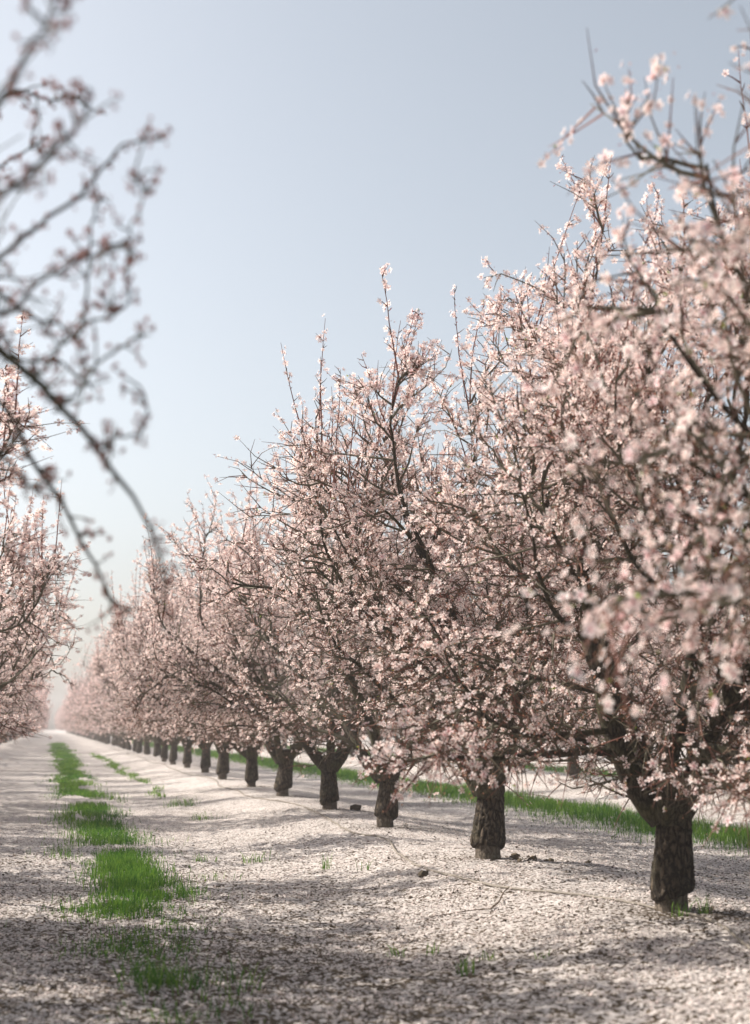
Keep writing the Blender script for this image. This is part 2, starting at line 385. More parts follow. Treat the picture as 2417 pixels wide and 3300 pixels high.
def skeleton(seed, azs, dens=1.0, droop=1.0, radius=2.5, height=5.3, skew=(0, 0), n4=9, lo=1.0, ndn=60, elev=(40, 56)):
    rg = np.random.default_rng(seed); s = Skeleton(); s.rg = rg
    n1 = len(azs); azs = np.array(azs) + rg.normal(size=n1) * .08
    el = np.radians(rg.uniform(*elev, n1))
    D = np.stack([np.cos(azs) * np.cos(el), np.sin(azs) * np.cos(el), np.sin(el)], -1)
    S = np.stack([np.cos(azs) * .05, np.sin(azs) * .05, np.full(n1, .56)], -1)
    s.L1 = grow(rg, S, D, rg.uniform(2.2, 2.8, n1), 12, .10, (0, 0, .03))
    tt = np.linspace(0, 1, 12)
    s.R1 = np.repeat((.064 * (1 - tt) ** 1.0 + .012)[None], n1, 0) * rg.uniform(.85, 1.1, (n1, 1))
    # second order
    k = 9
    t = np.sort(rg.uniform(.16, .98, (n1, k)), 1); t[:, -1] = .99; t[:, 0] = rg.uniform(.14, .22, n1); t[:, 1] = rg.uniform(.2, .32, n1)
    p, T = sample(s.L1, t)
    out = nrm(p * [1, 1, 0])
    side = rand_perp(rg, T)
    lowf = np.clip(1 - t / .45, 0, 1)[..., None]
    d = T * .55 + side * .85 + out * (.25 + .7 * lowf) + np.array([0, 0, 1.]) * (.25 - .42 * lowf)
    d[:, -1] = T[:, -1]
    L = (2.0 * (1 - .42 * t) * rg.uniform(.75, 1.2, t.shape)).ravel()
    trop = (np.array([0, 0, .07]) * (1 - 1.35 * lowf * droop)).reshape(-1, 3)
    s.L2 = grow(rg, p.reshape(-1, 3), d.reshape(-1, 3), L, 10, .13, trop)
    t2 = np.linspace(0, 1, 10)
    s.R2 = (.019 * (1 - t2) + .0045)[None] * (L / 1.7)[:, None]
    # third order
    B2 = len(s.L2); k = 11
    t = rg.uniform(.12, 1, (B2, k)); t[:, -1] = .99
    p, T = sample(s.L2, t)
    out = nrm(p - np.array([0, 0, 1.9]))
    hz = np.clip((p[..., 2:] - 1.6) / 1.6, -1, 1)
    d = T * .6 + rand_perp(rg, T) * .9 + out * .45 + np.array([0, 0, 1.]) * hz * .25
    L = (rg.uniform(.35, 1.0, (B2, k)) * (1.05 - .25 * t)).ravel()
    trop = (np.array([0, 0, .055]) * np.where(hz > 0, hz, hz * droop)).reshape(-1, 3)
    s.L3 = grow(rg, p.reshape(-1, 3), d.reshape(-1, 3), L, 7, .22, trop)
    ni = 16 if dens < 1 else 38
    t = rg.uniform(.05, .9, (n1, ni)); p, T = sample(s.L1, t)
    d = T * .5 + rand_perp(rg, T) + rg.normal(size=T.shape) * .2
    inner = grow(rg, p.reshape(-1, 3), d.reshape(-1, 3), rg.uniform(.3, .95, n1 * ni), 7, .24, np.array([0, 0, -.01]))
    s.L3 = np.concatenate([s.L3, inner])
    # upright shoots on top and hanging switches underneath
    tips = s.L2[:, 5:].reshape(-1, 3)
    top = tips[tips[:, 2] > 2.6]; top = top[rg.permutation(len(top))[:int(230 * dens)]]
    up = grow(rg, top, rg.normal(size=top.shape) * .22 + [0, 0, 1.] + nrm(top * [1, 1, 0]) * .12, rg.uniform(.3, 1.2, len(top)), 7, .05, (0, 0, .04))
    low = tips[tips[:, 2] < 1.6]; low = low[rg.permutation(len(low))[:int(ndn * dens)]]
    dn = grow(rg, low, nrm(low * [1, 1, 0]) + rg.normal(size=low.shape) * .5 + [0, 0, -.3], rg.uniform(.3, .75, len(low)), 7, .14, (0, 0, -.12))
    s.L3 = np.concatenate([s.L3, up, dn]); s.n_up = len(up); s.n_dn = len(dn)
    # envelope: pull the crown to its radius and height
    def fit(P, shoots=0):
        Q = P.copy(); z = Q[..., 2]
        r = np.hypot(Q[..., 0], Q[..., 1]); f = np.where(r > radius * .85, (radius * .85 + (r - radius * .85) * .45) / np.maximum(r, 1e-6), 1)
        Q[..., 0] *= f; Q[..., 1] *= f
        wgt = np.clip(r / .7 - .35, 0, 1)
        jl = lo + .16 * np.sin(3 * np.arctan2(Q[..., 1], Q[..., 0]) + seed) + .10 * np.sin(7 * np.arctan2(Q[..., 1], Q[..., 0]) + 2 * seed)
        z = np.where(z < jl, z + wgt * (jl - z) * .88, z)
        r = np.hypot(Q[..., 0], Q[..., 1])
        zm = (height - .5) * np.sqrt(np.clip(1 - (r / (radius * 1.25)) ** 2, .1, 1))
        z2 = np.where(z > zm, zm + (z - zm) * .45, z)
        if shoots:                                   # upright shoots keep their length and ride on the lowered crown
            a, b = len(Q) - shoots - s.n_dn, len(Q) - s.n_dn
            z2[a:b] = z[a:b] + (z2[a:b, :1] - z[a:b, :1])
        Q[..., 2] = z2
        h = np.clip((Q[..., 2] - .7) / 4, 0, 1.4)
        Q[..., 0] += skew[0] * h; Q[..., 1] += skew[1] * h
        return Q
    s.L1, s.L2, s.L3 = fit(s.L1), fit(s.L2), fit(s.L3, s.n_up)
    # fourth order
    B3 = len(s.L3); k = max(3, int(round(n4 * dens)))
    t = rg.uniform(.15, 1, (B3, k)); p, T = sample(s.L3, t)
    hz = np.clip((p[..., 2:] - 1.5) / 1.5, -.6, 1)
    d = T * .7 + rand_perp(rg, T) * .95 + np.array([0, 0, 1.]) * hz * .2
    L = rg.uniform(.08, .36, (B3, k)); L[B3 - s.n_up - s.n_dn:B3 - s.n_dn] *= .28
    L = L.ravel()
    s.L4 = grow(rg, p.reshape(-1, 3), d.reshape(-1, 3), L, 3, .22, np.zeros(3))
    s.len4 = L
    return s

def sites(s, per3=10., per4=13., e0=.10):
    """positions, twig tangents for flower clusters along third and fourth order twigs"""
    rg = s.rg
    out = []
    for P, per, t0 in ((s.L3, per3, .3), (s.L4, per4, .1)):
        L = np.linalg.norm(np.diff(P, axis=1), axis=2).sum(1)
        cnt = rg.poisson(L * per * (1 - t0))
        b = np.repeat(np.arange(len(P)), cnt)
        t = rg.uniform(t0, 1, len(b))
        p, T = sample(P[b], t[:, None])
        out.append((p[:, 0], T[:, 0]))
    p = np.concatenate([o[0] for o in out]); T = np.concatenate([o[1] for o in out])
    # thin and bare inside and underneath, dense outside and on top
    r = np.hypot(p[:, 0], p[:, 1]); e = np.clip(e0 + .42 * r / 2.3 + .50 * (p[:, 2] - 1.0) / 2.4, .07, 1)
    clump = .80 + .5 * vnoise(p[:, 0] * 2.6 + p[:, 2] * 1.7, p[:, 1] * 2.6 - p[:, 2] * 1.3, 31)
    keep = rg.random(len(p)) < e * clump
    return p[keep], T[keep]

def place_flowers(rg, p, T, size):
    n = rand_perp(rg, T) + T * .35 + rg.normal(size=T.shape) * .25 + np.array([0, 0, .15])
    n = nrm(n)
    S = size * rg.uniform(.8, 1.18, len(p))
    P = p + n * (S * .30)[:, None]
    b = rg.uniform(.93, 1.04, (len(p), 1)); pk = rg.beta(1.3, 3.0, (len(p), 1))
    tint = b * (1 - pk * np.array([[.0, .09, .07]]))
    return P, frames(rg, n), S, tint

def blossoms_mesh(name, rg, p, T, lod, size, frac_open=.5, skip=None):
    """flowers, spent calyxes and buds as one mesh"""
    g = Geo()
    u = rg.random(len(p))
    f_open = np.clip(frac_open + .22 * (p[:, 2] - 2.4) / 2, .2, .85) if frac_open > 0 else np.full(len(p), .0)
    iso = u < f_open; isb = u > .86 - .06 * np.clip(p[:, 2] - 3, 0, 2)
    for sel, tm, sz in ((iso, FLOWER[lod], size), (~iso & ~isb, CALYX[lod], size * .72), (isb, BUD, size * .62)):
        if not sel.any(): continue
        P, R, S, tint = place_flowers(rg, p[sel], T[sel], sz)
        if tm is not FLOWER[lod]: tint = rg.uniform(.75, 1.25, (sel.sum(), 1)) * (np.array([[1, 1, 1.]]) if frac_open > 0 else np.array([[.36, .27, .29]]))  # bough calyxes: dark red bracts, plus backlit shade painted into the tint
        V, F, C = stamp(*tm, R, S, P, tint)
        g.add(V, F, C)
    return g.mesh(name, [M_BLOS])

def leaves_mesh(name, rg, p, T, n):
    i = rg.integers(0, len(p), n)
    n_ = nrm(T[i] + rg.normal(size=(n, 3)) * .6 + [0, 0, .4])
    V, F, C = stamp(*LEAF, frames(rg, n_), rg.uniform(.018, .04, n), p[i], rg.uniform(.7, 1.2, (n, 1)) * np.ones((1, 3)))
    return Geo().add(V, F, C).mesh(name, [M_LEAF])

def twig_geo(s, sides3, sides4, thick=1.0):
    g = Geo()
    n3 = s.L3.shape[1]; t = np.linspace(0, 1, n3)
    R = np.repeat((.0075 * (1 - t) + .0022)[None], len(s.L3), 0) * thick
    R[-(s.n_up + s.n_dn):] *= .72
    V, q = tubes(s.L3, R, sides3)
    c = np.repeat(TWIG_OLD[None], len(V), 0) * s.rg.uniform(.8, 1.3, (len(V), 1))
    k = n3 * sides3; a = (len(s.L3) - s.n_up - s.n_dn) * k; b = (len(s.L3) - s.n_dn) * k
    c[a:b] = TWIG_NEW * s.rg.uniform(.8, 1.2, (b - a, 1))
    g.add(V, q, c)
    t = np.linspace(0, 1, 3)
    R = np.repeat((.0036 * (1 - t) + .0013)[None], len(s.L4), 0) * thick
    V, q = tubes(s.L4, R, sides4)
    mixc = np.repeat(s.rg.random((len(s.L4), 1)) ** 1.5, 3 * sides4, 0)
    g.add(V, q, TWIG_OLD * (1 - mixc) + TWIG_NEW * mixc)
    return g

def tube_mesh(name, P, R, sides, mats, rg, rough=.05, mat_=0):
    V, q = tubes(P[None], R[None], sides)
    c = P.repeat(sides, 0); d = V - c
    f = 1 + rough * rg.normal(size=(len(V), 1)).clip(-2, 2)
    return Geo().add(c + d * f, q, (1, 1, 1), mat_).mesh(name, mats, True)

def fine(P, R, n):
    """resample one centre line smoothly (Catmull-Rom)"""
    m = len(P); x = np.linspace(0, m - 1, n); i = np.minimum(x.astype(int), m - 2); f = (x - i)[:, None]
    p0, p1, p2, p3 = P[np.maximum(i - 1, 0)], P[i], P[i + 1], P[np.minimum(i + 2, m - 1)]
    Q = .5 * (2 * p1 + (p2 - p0) * f + (2 * p0 - 5 * p1 + 4 * p2 - p3) * f ** 2 + (3 * p1 - p0 - 3 * p2 + p3) * f ** 3)
    return Q, np.interp(x, np.arange(m), R)

def trunk_mesh(name, seed, hd, lean=(0.03, 0), r=.112, h=.74, graft=.13, base=.0):
    """scion trunk: bulges over the graft at its foot, flares towards the crotch"""
    rg = np.random.default_rng(seed)
    ns, nr = (72, 64) if hd else (14, 12)
    t = np.linspace(0, 1, nr); a = np.arange(ns) / ns * 2 * pi
    zz = np.interp(t, [0, .03, .08, 1], [graft - .02 + base, graft - .03 + base, graft + base, h])
    prof = np.interp(t, [0, .03, .07, .14, .28, .5, .72, .88, 1], [.86, 1.04, 1.19, 1.24, 1.15, 1.01, .94, 1.02, 1.18])
    A, Tt = np.meshgrid(a, t)
    R = r * prof[:, None] * (1 + .05 * np.cos(2 * A + seed) + .035 * np.cos(3 * A + 1.7 * seed + 2 * Tt))
    Z = zz[:, None] + .035 * np.cos(A + seed * 1.3) * np.clip(1 - Tt / .2, 0, 1)
    if hd:
        ca, sa = np.cos(A), np.sin(A)
        fis = np.abs(vnoise(ca * 4.6 + 40 + .5 * vnoise(ca * 3, Z * 9, 77), sa * 4.6 + Z * 1.6 + 40, seed + 11))
        fis2 = np.abs(vnoise(A * 11 / (2 * pi) * 2, Z * 14 + ca, seed + 12))
        R = R - .017 * np.exp(-(fis / .10) ** 2) - .009 * np.exp(-(fis2 / .14) ** 2) + .004 * rg.normal(size=R.shape).clip(-1.5, 1.5) * .6
    X = R * np.cos(A) + lean[0] * Tt * h * 2; Y = R * np.sin(A) + lean[1] * Tt * h * 2
    V = np.stack([X, Y, Z], -1)
    top = V[-1].mean(0) + [0, 0, .03]
    V = np.concatenate([V.reshape(-1, 3), [top]])
    i = np.arange(ns * nr).reshape(nr, ns)
    q = np.stack([i[:-1], np.roll(i, -1, 1)[:-1], np.roll(i, -1, 1)[1:], i[1:]], -1).reshape(-1, 4)
    cap = np.stack([i[-1], np.roll(i[-1], -1), np.full(ns, ns * nr)], -1)
    return Geo().add(V, [q, cap]).mesh(name, [M_BARK], True)

def rootstock_mesh(name, seed, hd, r=.095, graft=.13):
    ns, nr = (40, 12) if hd else (10, 4)
    t = np.linspace(0, 1, nr); a = np.arange(ns) / ns * 2 * pi
    A, Tt = np.meshgrid(a, t)
    R = r * np.interp(Tt, [0, .35, 1], [1.25, 1.02, .95]) * (1 + .06 * np.cos(4 * A + seed) + .03 * np.cos(9 * A))
    V = np.stack([R * np.cos(A), R * np.sin(A), -.12 + Tt * (graft + .16)], -1).reshape(-1, 3)
    i = np.arange(ns * nr).reshape(nr, ns)
    q = np.stack([i[:-1], np.roll(i, -1, 1)[:-1], np.roll(i, -1, 1)[1:], i[1:]], -1).reshape(-1, 4)
    return Geo().add(V, q).mesh(name, [M_ROOT], True)

FLOWER_PARTS = []
for _k in range(4):
    _rg = np.random.default_rng(60 + _k)
    _t = FLOWER[2]
    _v = _t[0] * (1 + .10 * _rg.normal(size=_t[0].shape).clip(-1.5, 1.5) * (np.abs(_t[0]) > .1))
    FLOWER_PARTS.append(Geo().add(_v, _t[1], np.clip(_t[2] * (1 - np.array([[0, .13 * (_k % 3) / 2, .1 * (_k % 3) / 2]])), 0, 1)).mesh("blossom", [M_BLOS]))

class Variant: pass
def variant(seed, azs, lod, hd_trunk, dens, per=(10., 13.), size=.046, droop=1., radius=2.5, frac_open=.6, skew=(0, 0), height=5.3, lo=1.0, ndn=60, n4=9, elev=(40, 56), e0=.10):
    """meshes of one kind of tree"""
    v = Variant(); s = skeleton(seed, azs, dens, droop, radius, height, skew, n4, lo, ndn, elev); rg = s.rg; v.s = s
    v.limbs = []; v.branches = []
    for P, R in zip(s.L1, s.R1):
        Q, r = fine(P, R, 26 if hd_trunk else 10)
        v.limbs.append(tube_mesh("limb", Q, r, 14 if hd_trunk else 6, [M_LIMB], rg, .045 if hd_trunk else 0))
    if hd_trunk:
        for P, R in zip(s.L2, s.R2):
            Q, r = fine(P, R, 16)
            v.branches.append(tube_mesh("branch", Q, r, 7, [M_LIMB], rg, .05))
        tg = twig_geo(s, 4, 3, 1.0)
    else:
        tg = twig_geo(s, 3, 3, 1.25)
        V, q = tubes(s.L2, s.R2, 4); tg.add(V, q, TWIG_OLD)
    v.twigs = tg.mesh("twigs", [M_TWIG])
    p, T = sites(s, *per, e0)
    if hd_trunk:
        res = rg.random(len(p)) < .14
        v.rp, v.rT = p[res], T[res]; p, T = p[~res], T[~res]
    rep = rg.choice([1, 2], len(p), p=[.55, .45]); j = np.repeat(np.arange(len(p)), rep)
    p, T = p[j] + rg.normal(size=(len(j), 3)) * .012, T[j]
    v.blossoms = blossoms_mesh("blossoms", rg, p, T, lod, size, frac_open)
    v.leaves = leaves_mesh("leaves", rg, p, T, 900 if hd_trunk else 200)
    v.trunk = trunk_mesh("trunk", seed, hd_trunk)
    v.root = rootstock_mesh("rootstock", seed, hd_trunk)
    v.nb = len(p)
    return v

def plant(v, x, y, rot, label, group=None, scale=1., lean=None, name="almond_tree"):
    o = bpy.data.objects.new(name, None); col.objects.link(o); o.empty_display_size = .3
    o.location = (x, y, float(ground_z(x, y)) - .015); o.rotation_euler = (0, 0, rot)
    o.scale = (scale,) * 3 if np.isscalar(scale) else scale
    o["label"] = label; o["category"] = "tree"
    if group: o["group"] = group
    rgt = np.random.default_rng(int(abs(x) * 31 + y * 17)); a, w_ = rgt.uniform(0, 6.28), rgt.uniform(.9, 1.08)
    for q in (part("trunk", v.trunk, o), part("rootstock", v.root, o)):
        if not v.branches: q.rotation_euler = (rgt.uniform(-.05, .05), rgt.uniform(-.05, .05), a); q.scale = (w_, w_, 1.0)
    for m in v.limbs: part("limb", m, o)
    for m in v.branches: part("branch", m, o)
    part("twigs", v.twigs, o, "stuff"); part("blossoms", v.blossoms, o, "stuff"); part("leaves", v.leaves, o, "stuff")
    return o

PS, TH = radians(12.4326), radians(8.3864)
CR = np.array([cos(PS), -sin(PS), 0]); CU = np.array([-sin(PS) * sin(TH), -cos(PS) * sin(TH), cos(TH)]); CF = np.array([sin(PS) * cos(TH), cos(PS) * cos(TH), sin(TH)])
def in_view(W, m=1.0):
    d = W - [0, 0, EYE]; f = np.maximum(d @ CF, 1e-3)
    return (np.abs(d @ CR / f) < .2564 * m) & (np.abs(d @ CU / f) < .35 * m) & (f > .5)

def flower_parts(o, v, n=300):
    """the flowers of this tree that show largest, each an object of its own"""
    rg = np.random.default_rng(int(abs(o.location[1]) * 100) + 1)
    c, s_ = cos(o.rotation_euler[2]), sin(o.rotation_euler[2]); sc_ = np.array(o.scale)
    Rm = np.array([[c, -s_, 0], [s_, c, 0], [0, 0, 1]])
    W = (v.rp * sc_) @ Rm.T + np.array(o.location)
    ok = np.nonzero(in_view(W, .99))[0]
    ok = ok[np.argsort(np.linalg.norm(W[ok] - [0, 0, EYE], axis=1))][:n]
    p, T = v.rp[ok], v.rT[ok]
    P, R, S, _ = place_flowers(rg, p, T, .052)
    from mathutils import Matrix
    for k in range(len(ok)):
        f = part("blossom", FLOWER_PARTS[k % 4], o)
        m = np.eye(4); m[:3, :3] = R[k] * S[k]; m[:3, 3] = P[k]
        f.matrix_local = Matrix(m.tolist())

# two detailed kinds, two middling kinds, two plain kinds for far away
VA = variant(21, [2.9, 0.3, 1.5, 4.5, 3.8], 3, True, 1.1, per=(27, 31), height=5.7, radius=2.6, lo=1.34, skew=(.4, 0))
VB = variant(34, [3.0, 0.15, 1.9, 5.0, 4.1], 3, True, 1.1, per=(27, 31), skew=(.75, .1), height=5.6, lo=.98, ndn=90, radius=2.15, e0=.24, elev=(44, 60))
VT = variant(29, [3.1, 5.9, 1.3, 4.3], 3, True, 1.0, per=(27, 31), skew=(.5, 0), e0=.30, height=6.6, lo=1.15, ndn=10, elev=(54, 66), size=.036)
VC = variant(45, [2.6, 0.2, 1.4, 4.6], 3, False, .9, per=(28, 30), size=.052, n4=7, lo=1.16)
VD = variant(58, [3.2, .9, 2.1, 4.2, 5.4], 3, False, .9, per=(28, 30), size=.052, n4=7, lo=1.16)

def far_variant(seed, azs):
    s = skeleton(seed, azs, .45); rg = s.rg
    g = Geo()
    V, q = tubes(s.L1, s.R1 * 1.1, 5); g.add(V, q, TWIG_OLD)
    V, q = tubes(s.L2, s.R2 * 1.2, 3); g.add(V, q, TWIG_OLD)
    V, q = tubes(s.L3[:, ::2], np.repeat(np.array([[.011, .009, .007, .004]]), len(s.L3), 0), 3); g.add(V, q, TWIG_OLD)
    p, T = sites(s, 18, 18)
    u = rg.random(len(p))
    for sel, tm, sz in ((u < .72, FLOWER[0], .078), (u >= .72, CALYX[0], .06)):
        P, R, S, tint = place_flowers(rg, p[sel], T[sel], sz)
        if tm is not FLOWER[0]: tint = rg.uniform(.75, 1.25, (sel.sum(), 1)) * np.ones((1, 3))
        V, F, C = stamp(*tm, R, S, P, tint); g.add(V, F, C, 1)
    v = Variant(); v.crown = g.mesh("crown", [M_TWIG, M_BLOS]); v.trunk = trunk_mesh("trunk", seed, False)
    return v
VE = far_variant(71, [2.6, .2, 1.4, 4.6]); VF = far_variant(83, [3.2, .9, 2.1, 4.2, 5.4])

def plant_far(v, x, y, rot, label, group, scale=1.):
    o = bpy.data.objects.new("almond_tree", None); col.objects.link(o)
    o.location = (x, y, float(ground_z(x, y)) - .015); o.rotation_euler = (0, 0, rot); o.scale = (scale,) * 3
    o["label"] = label; o["category"] = "tree"; o["group"] = group
    part("trunk", v.trunk, o); c = part("crown", v.crown, o, "stuff")
    return o

G_R, G_L = "almond trees in the row right of the lane", "almond trees in the row left of the lane"
ORD = ["third", "fourth", "fifth", "sixth", "seventh", "eighth", "ninth", "tenth", "eleventh", "twelfth"]
t = plant(VT, 3.95, TREE_Y_R[0], 0.0, "nearest right almond tree, blurred pink boughs entering at the right edge, trunk outside", G_R, (1.08, 1.08, 1.22)); flower_parts(t, VT)
t = plant(VB, 3.91, TREE_Y_R[1], 0.0, "almond tree with the thick dark trunk at lower right, by hose and grass tufts", G_R, (1.06, 1.06, 1.04)); flower_parts(t, VB)
t = plant(VA, 3.86, TREE_Y_R[2], 0.1, "almond tree in sharp focus with forked trunk and clods at its foot", G_R, (1.13, 1.13, 1.05)); flower_parts(t, VA)
rot = [4.0, 2.0, 5.2, 1.1, 3.3, .6, 2.7, 4.9, 1.7]
for k, y in enumerate(TREE_Y_R[3:12]):
    x = 3.88 + rng.uniform(-.06, .06)
    v = [VC, VA, VD][k % 3] if k < 3 else [VC, VD][k % 2]
    plant(v, x, y, rot[k], f"pink almond tree, {ORD[k + 1]} of the row right of the lane", G_R, (1.06, 1.06, rng.uniform(1.0, 1.08) + .012 * k))
for k, y in enumerate(TREE_Y_R[12:]):
    plant_far([VE, VF][k % 2], 3.9 + rng.uniform(-.1, .1), y, rng.uniform(0, 6.28), "far blurred almond tree where the row right of the lane narrows to its end", "far almond trees of the right row", rng.uniform(1.06, 1.18))
# left row
YL = [5.6, 9.8]
while YL[-1] < 330: YL.append(YL[-1] + 4.2 + rng.uniform(-.2, .2))
LX = ROWS[0]
t = plant(VA, LX, YL[1], 2.4, "dusky almond tree with drooping boughs at the left edge behind the blurred branches", G_L, (1.38, 1.3, .88)); flower_parts(t, VA)
for k, y in enumerate(YL[2:7]):
    plant([VD, VC][k % 2], LX + rng.uniform(-.06, .06), y, rng.uniform(0, 6.28), f"shaded almond tree, {ORD[k]} of the row left of the lane", G_L, (1.32, 1.25, 1.0))
for k, y in enumerate(YL[7:]):
    plant_far([VE, VF][k % 2], LX + rng.uniform(-.1, .1), y, rng.uniform(0, 6.28), "far blurred almond tree where the row left of the lane narrows to its end", "far almond trees of the left row", rng.uniform(1.15, 1.25))
# rows beyond
for k in range(34):
    y = 11.0 + k * 4.2 + rng.uniform(-.25, .25)
    if k < 12: plant([VC, VD][k % 2], ROWS[2] + rng.uniform(-.1, .1), y, rng.uniform(0, 6.28), "almond tree of the second row, seen between the trunks beyond the grass strip", "almond trees of the second row to the right", rng.uniform(.95, 1.05))
    else: plant_far([VE, VF][k % 2], ROWS[2], y, rng.uniform(0, 6.28), "almond tree of the second row, seen between the trunks beyond the grass strip", "almond trees of the second row to the right", 1.0)
for k in range(22):
    plant_far([VE, VF][k % 2], ROWS[3], 30.0 + k * 4.2 + rng.uniform(-.25, .25), rng.uniform(0, 6.28), "almond tree of the third row, glimpsed behind the second", "almond trees of the third row to the right", 1.0)

# ------------------------------------------------------------------ the overhanging tree at the left edge
def unproject(px, py, depth):
    """a point on the photograph's frame (1652 x 2256) at a given depth, used to survey where the boughs hang"""
    d = CR * (px - 826) / 3222 + CU * (1128 - py) / 3222 + CF
    return np.array([0, 0, EYE]) + d * depth
def overhang():
    rg = np.random.default_rng(99)
    o = bpy.data.objects.new("almond_tree", None); col.objects.link(o)
    base = np.array([LX - 1.15, YL[0], float(ground_z(LX, YL[0])) - .015]); o.location = base; o.scale = (.85, .85, 1.0)
    o["label"] = "nearest left almond tree, dark blurred branches hanging in from the left edge"; o["category"] = "tree"; o["group"] = G_L
    part("trunk", VB.trunk, o); part("rootstock", VB.root, o)
    for m in VB.limbs: part("limb", m, o)
    for m in VB.branches: part("branch", m, o)
    part("twigs", VB.twigs, o, "stuff"); part("blossoms", VB.blossoms, o, "stuff"); part("leaves", VB.leaves, o, "stuff")
    tipL = [P[-1] + base for P in VB.s.L1]
    def boughs(specs, npt=14):
        out = []
        for start, pts, dep, r0 in specs:
            dd = np.linspace(dep[0], dep[1], len(pts))
            W = [unproject(px, py, q) for (px, py), q in zip(pts, dd)]
            if start is not None:                        # the bough leaves its limb in an uneven arc
                S0 = np.array(start) + rg.normal(size=3) * [.3, .45, .22]
                mids = [S0 * (1 - f) + W[0] * f + rg.normal(size=3) * [.05, .16, .10] + [0, 0, .22 * (1 - f)] for f in (.25, .5, .76)]
                W = [S0] + mids + W
            W = np.array(W)
            P, R = fine(W, np.linspace(r0 * (.95 if start is not None else .62), .0028, len(W)), 34)
            P = P + np.cumsum(rg.normal(size=P.shape) * .004, 0)
            out.append(((P - base) / [.85, .85, 1.0], R))
        return out
    a0 = base + [1.0, -.6, 1.9]; a1 = base + [1.1, -.9, 2.4]; a2 = base + [.9, -.8, 2.7]
    specs = [
        (a0, [(-160, 690), (-20, 780), (120, 905), (200, 1000), (262, 1085), (320, 1190), (348, 1290), (356, 1365)], (3.5, 3.7), .019),
        (a0, [(-120, 820), (40, 1010), (120, 1120), (185, 1240), (235, 1330), (270, 1350)], (3.9, 4.2), .014),
        (a1, [(-140, 520), (0, 440), (80, 375), (150, 315), (190, 270), (206, 215)], (3.1, 3.0), .012),
        (a1, [(-150, 640), (0, 560), (90, 480), (170, 420), (230, 350), (280, 300), (345, 280)], (3.6, 3.5), .012),
        (a1, [(-60, 700), (60, 640), (150, 600), (230, 580), (290, 560)], (3.4, 3.4), .009),
        (a2, [(-120, 300), (0, 230), (60, 120), (110, 55), (150, -40)], (2.9, 2.8), .012),
        (a2, [(-100, 260), (0, 210), (40, 200), (100, 225), (165, 212)], (4.4, 4.6), .008),
        (a1, [(-100, 420), (0, 370), (70, 330), (125, 305)], (4.6, 4.7), .008),
        (None, [(60, 850), (110, 760), (180, 700), (200, 590), (210, 470), (240, 400)], (3.6, 3.6), .008),
        (None, [(120, 905), (180, 860), (230, 800), (290, 740), (310, 730)], (3.6, 3.6), .008),
        (None, [(200, 1000), (250, 960), (300, 930), (300, 860)], (3.57, 3.5), .006),
        (None, [(180, 700), (230, 690), (270, 640), (275, 575)], (3.6, 3.5), .006),
        (None, [(285, 562), (300, 500), (320, 430), (318, 390)], (3.4, 3.3), .004),
        (a0, [(-140, 900), (-20, 980), (40, 1050), (90, 1080)], (3.7, 3.8), .012),
        (a1, [(-140, 560), (-10, 640), (60, 690), (110, 690), (180, 760)], (3.7, 3.8), .010),
        (a0, [(-160, 760), (0, 720), (60, 780), (150, 790), (220, 850)], (3.9, 3.9), .010),
    ]
    B = boughs(specs)
    for P, R in B:
        part("branch", tube_mesh("branch", P, R, 8, [M_LIMB], rg, .05), o)
    # spurs, twigs and flowers along the boughs
    St, Tt = [], []
    for P, R in B:
        k = 38 if np.linalg.norm(P[-1] - P[0]) > 1.6 else 15
        p, T = sample(P[None], rg.uniform(.06, 1, (1, k))); St.append(p[0]); Tt.append(T[0])
    St, Tt = np.concatenate(St), np.concatenate(Tt)
    D = rand_perp(rg, Tt) + Tt * .6 + [0, 0, .1]
    L = .012 + .13 * rg.random(len(St)) ** 2.2
    out_ = ~in_view(St * [.85, .85, 1.0] + base, 1.05); L[out_] = rg.uniform(.06, .5, out_.sum())
    tw = grow(rg, St, D, L, 5, .2, np.zeros(3))
    V, q = tubes(tw, np.repeat(np.linspace(.0034, .0014, 5)[None], len(tw), 0), 4)
    part("twigs", Geo().add(V, q, TWIG_OLD * .8).mesh("twigs", [M_TWIG]), o, "stuff")
    p, T = sample(tw, rg.uniform(.5, 1, (len(tw), 3)))
    p, T = p.reshape(-1, 3), T.reshape(-1, 3)
    Ws = p * [.85, .85, 1.0] + base
    vis = np.nonzero(in_view(Ws, .99))[0]
    pick = rg.permutation(vis)[:300]
    from mathutils import Matrix
    P, R, S, _ = place_flowers(rg, p[pick], T[pick], .044)
    bud = Geo().add(*[CALYX[2][0], CALYX[2][1], CALYX[2][2] * np.array([.36, .27, .29])]).mesh("blossom", [M_BLOS])  # dark red calyx copy, colour darkened further to stand for the boughs' backlit shade
    for k in range(len(pick)):
        closed = rg.random() < 1.1
        f = part("blossom", bud if closed else FLOWER_PARTS[k % 4], o)
        m = np.eye(4); m[:3, :3] = R[k] * S[k] * (1.0 if closed else 1.); m[:3, 3] = P[k]
        f.matrix_local = Matrix(m.tolist())
    rest = np.setdiff1d(np.arange(len(p)), pick)
    part("blossoms", blossoms_mesh("blossoms", rg, p[rest], T[rest], 2, .050, .0), o, "stuff")
overhang()

